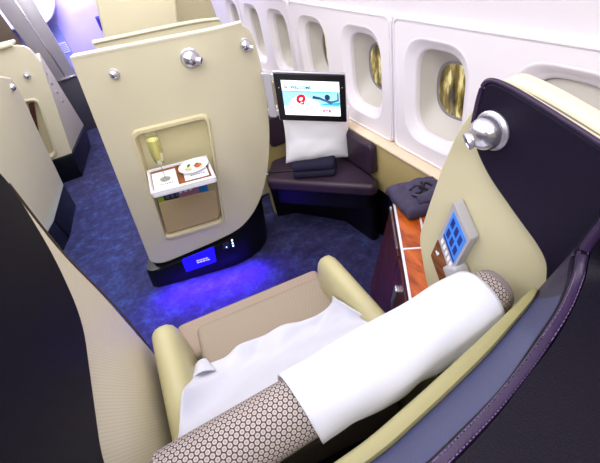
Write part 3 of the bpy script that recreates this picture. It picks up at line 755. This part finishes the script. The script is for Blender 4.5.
# ------------------------------------------------------------------ the seat
se = empty('armchair', (.08, .75, 0), 'wide beige fabric seat with cream leather armrests and headrest roll', 'seat')
def softbox(name, c, s, m, parent, bev, rot=None, uv=True, crown=0):
    bm = bmesh.new(); bmesh.ops.create_cube(bm, size=1); bmesh.ops.scale(bm, vec=s, verts=bm.verts)
    bmesh.ops.bevel(bm, geom=bm.edges[:], offset=bev, segments=5, profile=.6, affect='EDGES')
    if rot is not None: bmesh.ops.transform(bm, matrix=rot.to_4x4(), verts=bm.verts)
    bmesh.ops.translate(bm, vec=c, verts=bm.verts)
    o = bm_obj(name, bm, m, parent, angle=60)
    if uv: boxuv(o)
    return o
rz = Matrix.Rotation(-.075, 3, 'Z')
softbox('seat_cushion', (.087, .768, .387), (.548, .60, .15), SEATF, se, .03, rz)
softbox('footrest_pad', (.068, 1.055, .365), (.635, .19, .13), PADF, se, .035, rz)
softbox('seat_base', (.09, .70, .15), (.53, .60, .30), BLACK, se, .02, rz, False)
br_ = Matrix.Rotation(-.05, 3, 'Z') @ Matrix.Rotation(.38, 3, 'X')
softbox('backrest', (.12, .47, .60), (.56, .06, .42), SEATF, se, .03, br_)
def arm(cx0, cy0, cx1, cy1, w, m):
    # rounded armrest: profile swept from rear to front
    prof = [(-.5, 0), (-.5, .55), (-.49, .76), (-.45, .87), (-.36, .95), (-.2, .99), (0, 1), (.2, .99), (.36, .95), (.45, .87), (.49, .76), (.5, .55), (.5, 0)]
    a = Vector((cx0, cy0, 0)); b = Vector((cx1, cy1, 0)); d = (b - a); n = Vector((d.y, -d.x, 0)).normalized()
    loops = []
    for t, k, ss in ((0, .60, .9), (.03, .62, 1), (.5, .625, 1), (.86, .625, 1), (.93, .622, .99), (.965, .612, .96), (.985, .598, .9), (.996, .575, .82), (1.0, .55, .72)):
        p = a + d * t
        loops.append([tuple(p + n * w * q[0] * ss + Vector((0, 0, .22 + (k - .22) * q[1]))) for q in prof])
    o = bridge('armrest', loops, m, se, True, True, 50); return o
arm(-.246, .42, -.252, 1.035, .105, OLIVE)
arm(.392, .40, .385, 1.0, .088, OLIVE)
# side shields under the armrests
# headrest roll
RA = Vector((-.205, .326, .955)); RB = Vector((.485, .350, .942)); RR = .056
rd = (RB - RA).normalized(); ra, rb = frame_of(rd)
def rollf(i, j, r=RR, off=0):
    a = 2 * PI * j; p = RA.lerp(RB, i)
    return p + (ra * math.cos(a) + rb * math.sin(a)) * r
LN = (RB - RA).length
o = grid('headrest_roll', lambda i, j: rollf(i, j, RR * (1 - .12 * max(0, i - .9) / .1)), 40, 32, ROLLF, se, (LN, 2 * PI * RR), angle=60)
for q, sgn in ((RA, -1), (RB, 1)):
    lathe('roll_end_cap', q - rd * .004 * sgn, rd * sgn, [(RR * .89, 0), (RR * .86, .012), (RR * .8, .02), (RR * .4, .024), (0, .025)], mat('roll_end', (120, 110, 112), .8, bump=.5, bscale=300), o)

# white cover wrapped over the roll, then sheet over backrest and seat
def cover(i, j):
    # i along the roll, j around: from the seat side, over the top, down behind
    s = .335 + .612 * i + (.035 * (j - .25)) * (1 - i)
    a0, a1 = 200, -48 + 8 * noise.noise(Vector((i * 5, 2, 0))) - 24 * (1 - i) ** 2
    ang = math.radians(a0 + (a1 - a0) * j)
    # direction: forward (+y) is angle 180, back is 0, top is 90
    fwd = Vector((rd.y, -rd.x, 0))   # points to -y (behind)
    r = RR + .009 + .006 * noise.noise(Vector((i * 4, j * 5, 1))) + .012 * max(0, j - .8) / .2 * (1 + .7 * noise.noise(Vector((i * 9, 4, 0))))
    p = RA.lerp(RB, s) + (fwd * math.cos(ang) + Vector((0, 0, 1)) * math.sin(ang)) * r
    return p
hc = grid('headrest_cover', cover, 48, 40, CLOTH, None, thick=.004, angle=80)
tag(hc, 'white cotton cover wrapped over the patterned headrest roll', 'cover')

def sheet(i, j):
    # j: 0 tucked under the roll cover .. 1 front edge on the cushion ; i: 0 left .. 1 right
    top = Vector((-.185 + .69 * i, .340 + .055 * i, .945))
    mid = Vector((-.245 + .673 * i, .58 - .02 * i, .665))
    low = Vector((-.20 + .545 * i, .76, .50))
    edge = Vector((-.19 + .53 * i, .875 - .045 * i + .022 * math.sin(PI * i) , .477))
    # left and right rear corners lie over the armrests
    wl = max(0, 1 - i / .16); wr = max(0, (i - .84) / .16)
    mid = mid + Vector((0, 0, .0)) ; 
    if wl > 0:
        low = low.lerp(Vector((-.215, .70, .645)), wl); mid = mid + Vector((0, 0, .012 * wl)); 
    if wr > 0:
        low = low.lerp(Vector((.352, .70, .60)), wr); mid = mid.lerp(Vector((.40, .55, .665)), wr); edge = edge.lerp(Vector((.335, .845, .52)), wr)
    t = j * 3; k = int(min(t, 2.9999)); f = t - k
    P4 = [top, top, mid, low, edge, edge + (edge - low) * .4]
    P4[0] = top + (top - mid) * .3
    p0, p1, p2, p3 = P4[k], P4[k + 1], P4[k + 2], P4[k + 3]
    p = .5 * ((2 * p1) + (p2 - p0) * f + (2 * p0 - 5 * p1 + 4 * p2 - p3) * f * f + (3 * p1 - p0 - 3 * p2 + p3) * f ** 3)
    w = .02 * noise.noise(Vector((i * 3.2 + j * 1.5, j * 4.0 - i * 2, 2))) + .006 * noise.noise(Vector((i * 9 - j * 5, j * 8, 5)))
    # diagonal folds
    w += (.012 * math.sin((i * 1.1 + j * .8) * 11 + 2 * noise.noise(Vector((i * 2, j * 2, 9)))) + .010 * math.sin((i * 2.1 - j * 1.2) * 8 + 3 * noise.noise(Vector((i * 3, j * 2, 4))))) * (.3 + .6 * j)
    return p + Vector((.004 * noise.noise(Vector((i * 5, j * 6, 11))), 0, w + .004))
sh = grid('sheet', sheet, 60, 60, CLOTH, None, thick=.004, angle=80)
tag(sh, 'white cotton sheet spread over the reclined backrest and rear of the seat', 'sheet')
# turned corner of the sheet lying by the left armrest
fl = grid('folded_corner', lambda i, j: Vector((-.205 + .07 * i * (1 - .3 * j), .80 + .075 * j + .02 * i, .505 + .016 * math.sin(PI * i) - .012 * j + .05 * (1 - i) * (1 - j))), 12, 10, CLOTH, sh, thick=.003)

# ------------------------------------------------------------------ the seat's own shell: left wing, right wing, back ledge
sl = empty('seat_shell', (.1, .2, 0), 'cream shell with dark leather pads wrapping round the seat in the foreground', 'seat shell')
def xl(x): return lambda u, v, d: (x - d, u, v)       # left wing: d goes outward (-x)
def xr(x): return lambda u, v, d: (x + d, u, v)
lwo = roundpoly([(-.30, .2), (.60, .2), (1.05, .2), (1.045, .5), (.997, .86, .08), (.943, 1.07, .08), (.945, 1.25, .05), (.92, 1.38, .05), (.5, 1.42), (-.30, 1.42)], .03, 5)
lwing = boxuv(plate('left_wing', lwo, (), .06, xl(-.33), MESHF, sl, bev=.01, seg=3))
pad = roundpoly([(-.30, .5), (.2, .6), (.43, .93, .05), (.60, .965, .1), (.748, .995, .1), (.85, 1.12, .06), (.893, 1.235, .05), (.908, 1.30, .03), (.88, 1.36), (.4, 1.40), (-.30, 1.40)], .04, 6)
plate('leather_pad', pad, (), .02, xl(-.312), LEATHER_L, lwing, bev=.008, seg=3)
ep = catmull([(-.33, .948, 1.27), (-.33, .946, 1.1), (-.33, .965, .98), (-.33, 1.0, .85), (-.33, 1.03, .7), (-.33, 1.047, .5)], 6)
tube('edge_piping', ep, .003, mat('edge_brown', (70, 58, 44), .5), lwing, 8)

rwo = roundpoly([(-.30, .3), (.42, .3), (.46, .632, .02), (.60, .632, .02), (.632, .728, .03), (.66, .84, .04), (.622, .983, .06), (.586, 1.112, .06), (.546, 1.22, .05), (.497, 1.297, .04), (.47, 1.335, .03), (.40, 1.316, .1), (.28, 1.285, .1), (-.05, 1.185), (-.30, 1.12)], .03, 6)
rwing = plate('right_wing', rwo, (), .012, xr(.558), mat('cream_olive', (206, 199, 164), .42, var=.05, vscale=3), sl, bev=.004, seg=3)
rwo2 = roundpoly([(-.30, .3), (.42, .3), (.46, .632, .02), (.60, .632, .02), (.632, .728, .03), (.66, .84, .04), (.622, .983, .06), (.586, 1.112, .06), (.546, 1.22, .05), (.503, 1.295, .04), (.475, 1.332, .03), (.40, 1.32, .1), (.28, 1.288, .1), (-.05, 1.185), (-.30, 1.12)], .03, 6)
plate('outer_shell', rwo2, (), .04, xr(.582), CREAM2, rwing, bev=.012, seg=4)
gro = [(p[0] * .985, p[1] - .012) for p in rwo2]
plate('groove_filler', gro, (), .02, xr(.566), mat('groove_grey', (112, 102, 104), .6), rwing)
rp = roundpoly([(-.30, .96), (.25, .978), (.283, .985, .02), (.295, 1.041, .03), (.32, 1.066, .03), (.375, 1.102, .06), (.451, 1.155, .05), (.497, 1.21, .03), (.495, 1.29, .04), (.482, 1.335, .025), (.445, 1.333, .04), (.376, 1.316, .06), (.276, 1.288, .1), (.0, 1.21), (-.30, 1.14)], .03, 6)
plate('leather_pad', rp, (), .016, xr(.543), LEATHER, rwing, bev=.007, seg=4)
pip = catmull([(.545, .500, 1.25), (.545, .492, 1.31), (.545, .478, 1.333), (.545, .44, 1.333), (.545, .376, 1.318), (.545, .276, 1.29), (.545, .15, 1.252), (.545, .0, 1.21), (.545, -.25, 1.15)], 6)
tube('pad_piping', pip, .0045, BEAD, rwing, 8)
reading_lamp('reading_lamp', (.543, .453, 1.25), (-1, .0, 0), rwing, 1.0, (-.75, .35, -.3), .62)
wo = plate('wood_inlay', roundpoly([(.580, .89), (.603, .812), (.553, .728), (.50, .80), (.54, .90)], .006, 3), (), .004, xr(.555), WOODP, rwing)
hb = roundpoly([(0, -.008), (.007, .002), (.005, .008), (0, .005), (-.005, .008), (-.007, .002)], .001, 2)
plate('button_mark', [(p[0] + .577, p[1] + .84) for p in hb], (), .002, xr(.5535), PAPER, wo)

# back ledge: stations from left to right
S = [ # rim inner low, rim inner, rim outer, seam, bead base, bead crest, dark near, dark far
 dict(R2=(-.34, .26, 1.0), R3=(-.32, .235, 1.0), S=(-.32, .17, 1.08), B=(-.31, .15, 1.1), D=(-.36, -.12, 1.14)),
 dict(R2=(-.15, .215, 1.0), R3=(-.13, .187, 1.0), S=(-.10, .122, 1.08), B=(-.09, .102, 1.1), D=(-.12, -.2, 1.14)),
 dict(R2=(.052, .214, 1.0), R3=(.074, .188, 1.0), S=(.085, .122, 1.08), B=(.102, .104, 1.1), D=(.15, -.2, 1.14)),
 dict(R2=(.166, .226, 1.0), R3=(.18, .2, 1.0), S=(.191, .134, 1.08), B=(.209, .118, 1.1), D=(.30, -.2, 1.14)),
 dict(R2=(.323, .252, 1.0), R3=(.33, .226, 1.0), S=(.284, .151, 1.08), B=(.295, .138, 1.1), D=(.5, -.18, 1.15)),
 dict(R2=(.422, .27, 1.0), R3=(.43, .25, 1.0), S=(.375, .178, 1.08), B=(.37, .157, 1.1), D=(.70, -.12, 1.16)),
 dict(R2=(.475, .281, 1.0), R3=(.487, .265, 1.0), S=(.442, .199, 1.08), B=(.439, .181, 1.1), D=(.85, -.05, 1.17)),
 dict(R2=(.505, .287, .998), R3=(.51, .274, .998), S=(.492, .222, 1.088), B=(.494, .205, 1.107), D=(.80, -.05, 1.17)),
 dict(R2=(.528, .294, .985), R3=(.53, .284, .985), S=(.517, .240, 1.125), B=(.519, .222, 1.142), D=(.62, -.05, 1.17)),
 dict(R2=(.536, .30, .97), R3=(.537, .292, .97), S=(.528, .230, 1.20), B=(.529, .212, 1.21), D=(.57, -.05, 1.2)),
]
def rail(key, n=8): return catmull([s[key] for s in S], n)
RR2, RR3, RS, RBd, RD = rail('R2'), rail('R3'), rail('S'), rail('B'), rail('D')
down = lambda p, z: Vector((p.x, p.y, z))
bridge('back_rim', [[down(p, .86) for p in RR2], [p - Vector((0, 0, .006)) for p in RR2], [p.lerp(q, .25) for p, q in zip(RR2, RR3)], [p.lerp(q, .9) for p, q in zip(RR2, RR3)], [p - Vector((0, 0, .004)) for p in RR3], [down(p, .86) for p in RR3]], mat('rim_olive', (150, 144, 102), .4, var=.08, vscale=6), sl, closed=False, angle=50)
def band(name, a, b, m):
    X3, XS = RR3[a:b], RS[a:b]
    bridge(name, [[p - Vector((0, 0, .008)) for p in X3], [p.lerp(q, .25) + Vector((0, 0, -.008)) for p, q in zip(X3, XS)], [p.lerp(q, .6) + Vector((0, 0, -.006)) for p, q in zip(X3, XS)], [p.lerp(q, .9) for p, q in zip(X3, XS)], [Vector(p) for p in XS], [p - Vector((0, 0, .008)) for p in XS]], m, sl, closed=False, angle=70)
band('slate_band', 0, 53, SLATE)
band('corner_gusset', 52, len(RS), mat('gusset_leather', (44, 40, 66), .45, bump=.2, bscale=300))  # upper end of the slate band, its fade into shade put into the colour
mid = [p.lerp(q, .5) for p, q in zip(RS, RBd)]
tube('stitched_bead', [p + Vector((0, 0, .003)) for p in mid], .0085, BEAD, sl, 10)
tube('welt', [p + Vector((0, 0, -.004)) for p in RS], .005, LEATHER, sl, 8)
lp = []
for t in (0, .06, .2, .45, .75, 1):
    lp.append([p.lerp(q, t) + Vector((0, 0, .003 + .014 * math.sin(min(1, t * 2.2) * PI / 2))) for p, q in zip(RBd, RD)])
lp.insert(0, [p + Vector((0, 0, -.012)) for p in RBd])
bridge('back_top_pad', lp, mat('dark_leather_top', (13, 8, 24), .5, var=.3, vscale=5, bump=.3, bscale=420, spec=.18), sl, closed=False, angle=70)
# stitches along the bead
acc = 0; bm = bmesh.new()
off = [p.lerp(q, .75) for p, q in zip(RS, RBd)]
for p, q in zip(mid, mid[1:]):
    L_ = (q - p).length; t = (0.009 - acc) if acc else 0
    while t < L_:
        c = p + (q - p) * (t / L_); d = (q - p).normalized(); n = Vector((d.y, -d.x, 0)).normalized()
        for sgn in (-1, 1):
            cc = c + n * .0055 * sgn + Vector((0, 0, .0095))
            mtx = Matrix.Translation(cc) @ d.to_track_quat('X', 'Z').to_matrix().to_4x4() @ Matrix.Diagonal((.0055, .0012, .001, 1))
            bmesh.ops.create_cube(bm, size=1, matrix=mtx)
        t += .009
    acc = 0
bm_obj('stitching', bm, THREAD, sl, smooth=False)
box('back_body', (.1, .05, .5), (.8, .18, .98), BLACK, sl, bev=.02)

# handset in its holder on the right wing
hs = empty('handset', (.54, .5, .83), 'grey touchscreen handset with blue screen docked on the cream wing', 'handset')
c0 = Vector((.50, .895)); 
def hsd(x):
    return [(x, p[0], p[1]) for p in ((.512, 1.055), (.452, .982), (.503, .835), (.560, .918))]
def hp(u, v, d):   # u: 0..1 from the left edge to the right, v: 0..1 top to bottom
    tl, trr, brr, bl = Vector((.515, 1.061)), Vector((.455, .988)), Vector((.501, .832)), Vector((.554, .925))
    p = (tl * (1 - u) + trr * u) * (1 - v) + (bl * (1 - u) + brr * u) * v
    return (.53 + d, p.x, p.y)
hbdy = plate('handset_body', rrect(0, 0, 1, 1, .05), (), .026, hp, GREY, hs, bev=.004, seg=3)
hscr = plate('handset_screen', rrect(.14, .1, .9, .74, .02), (), .002, lambda u, v, d: hp(u, v, d - .0012), HS_BG, hs)
for a in range(2):
    for b in range(3):
        plate('screen_icon', rrect(.22 + .22 * b, .18 + .26 * a, .36 + .22 * b, .35 + .26 * a, .02), (), .001, lambda u, v, d: hp(u, v, d - .0022), HS_IC, hscr)
plate('screen_bar', rrect(.16, .68, .88, .72, .005), (), .001, lambda u, v, d: hp(u, v, d - .0022), HS_IC, hscr)
for i in range(5):
    plate('key', rrect(.16 + .15 * i, .80, .25 + .15 * i, .90, .02), (), .003, lambda u, v, d: hp(u, v, d - .002), PAPER, hs)
box('dock', (.535, .477, .842), (.04, .05, .075), GREY, hs, bev=.006, rot=Matrix.Rotation(-.62, 3, 'X'))

# ------------------------------------------------------------------ light
def area(name, loc, size, power, rgb, rot=(0, 0, 0), sy=None):
    l = bpy.data.lights.new(name, 'AREA'); l.energy = power; l.color = rgb; l.size = size
    if sy: l.shape = 'RECTANGLE'; l.size_y = sy
    o = bpy.data.objects.new(name, l); C.objects.link(o); o.location = loc; o.rotation_euler = rot; return o
area('ceiling_light', (-.1, 1.0, 2.25), 1.4, 28, (1, .97, .96), (0, 0, 0), 2.8)
area('ceiling_light', (-.7, 4.4, 2.25), 1.4, 44, (1, .98, .98), (0, 0, 0), 3.0)
area('sidewall_light', (-.9, 1.8, 2.1), .5, 16, (.96, .94, 1), (0, math.radians(-55), 0), 4.0)
area('window_side_light', (.55, 3.4, 2.0), .5, 24, (1, .98, .97), (0, math.radians(50), 0), 4.0)  # added fill for the dim aisle faces of the neighbouring suites
area('galley_glow', (-.5, 6.7, 2.1), .8, 75, (.72, .66, 1), (math.radians(50), 0, 0), .6)
def spot(name, loc, target, power, ang, rgb=(1, .98, .96)):
    l = bpy.data.lights.new(name, 'SPOT'); l.energy = power; l.color = rgb; l.spot_size = math.radians(ang); l.spot_blend = .6; l.shadow_soft_size = .06
    o = bpy.data.objects.new(name, l); C.objects.link(o); o.location = loc
    o.rotation_euler = (Vector(target) - Vector(loc)).to_track_quat('-Z', 'Y').to_euler(); return o
area('rear_reading_light', (-.1, -.7, 2.15), .7, 16, (1, .99, .97), (math.radians(48), 0, 0), .4)  # added fill from behind the camera, brightens the divider face
spot('ottoman_spot', (.35, 1.15, 2.2), (.8, 1.83, .6), 26, 26)  # added spot to brighten the pillow, no fitting there
def point(name, loc, power, rgb, r=.05):
    l = bpy.data.lights.new(name, 'POINT'); l.energy = power; l.color = rgb; l.shadow_soft_size = r
    o = bpy.data.objects.new(name, l); C.objects.link(o); o.location = loc; return o
area('plinth_glow', (-.05, 1.80, .10), .6, 10, (.12, .03, 1), (math.radians(-35), 0, -.23), .05)
area('aisle_glow', (-.64, 2.5, .3), .12, 3, (.06, .42, 1), (0, 0, 0), 2.4)  # added blue light that tints the aisle carpet

w = bpy.data.worlds.new('world'); bpy.context.scene.world = w; w.use_nodes = True
w.node_tree.nodes['Background'].inputs[0].default_value = (.9, .92, 1, 1); w.node_tree.nodes['Background'].inputs[1].default_value = .4
sc_ = bpy.context.scene
sc_.view_settings.view_transform = 'Standard'; sc_.view_settings.look = 'None'
sc_.view_settings.exposure = 0.2
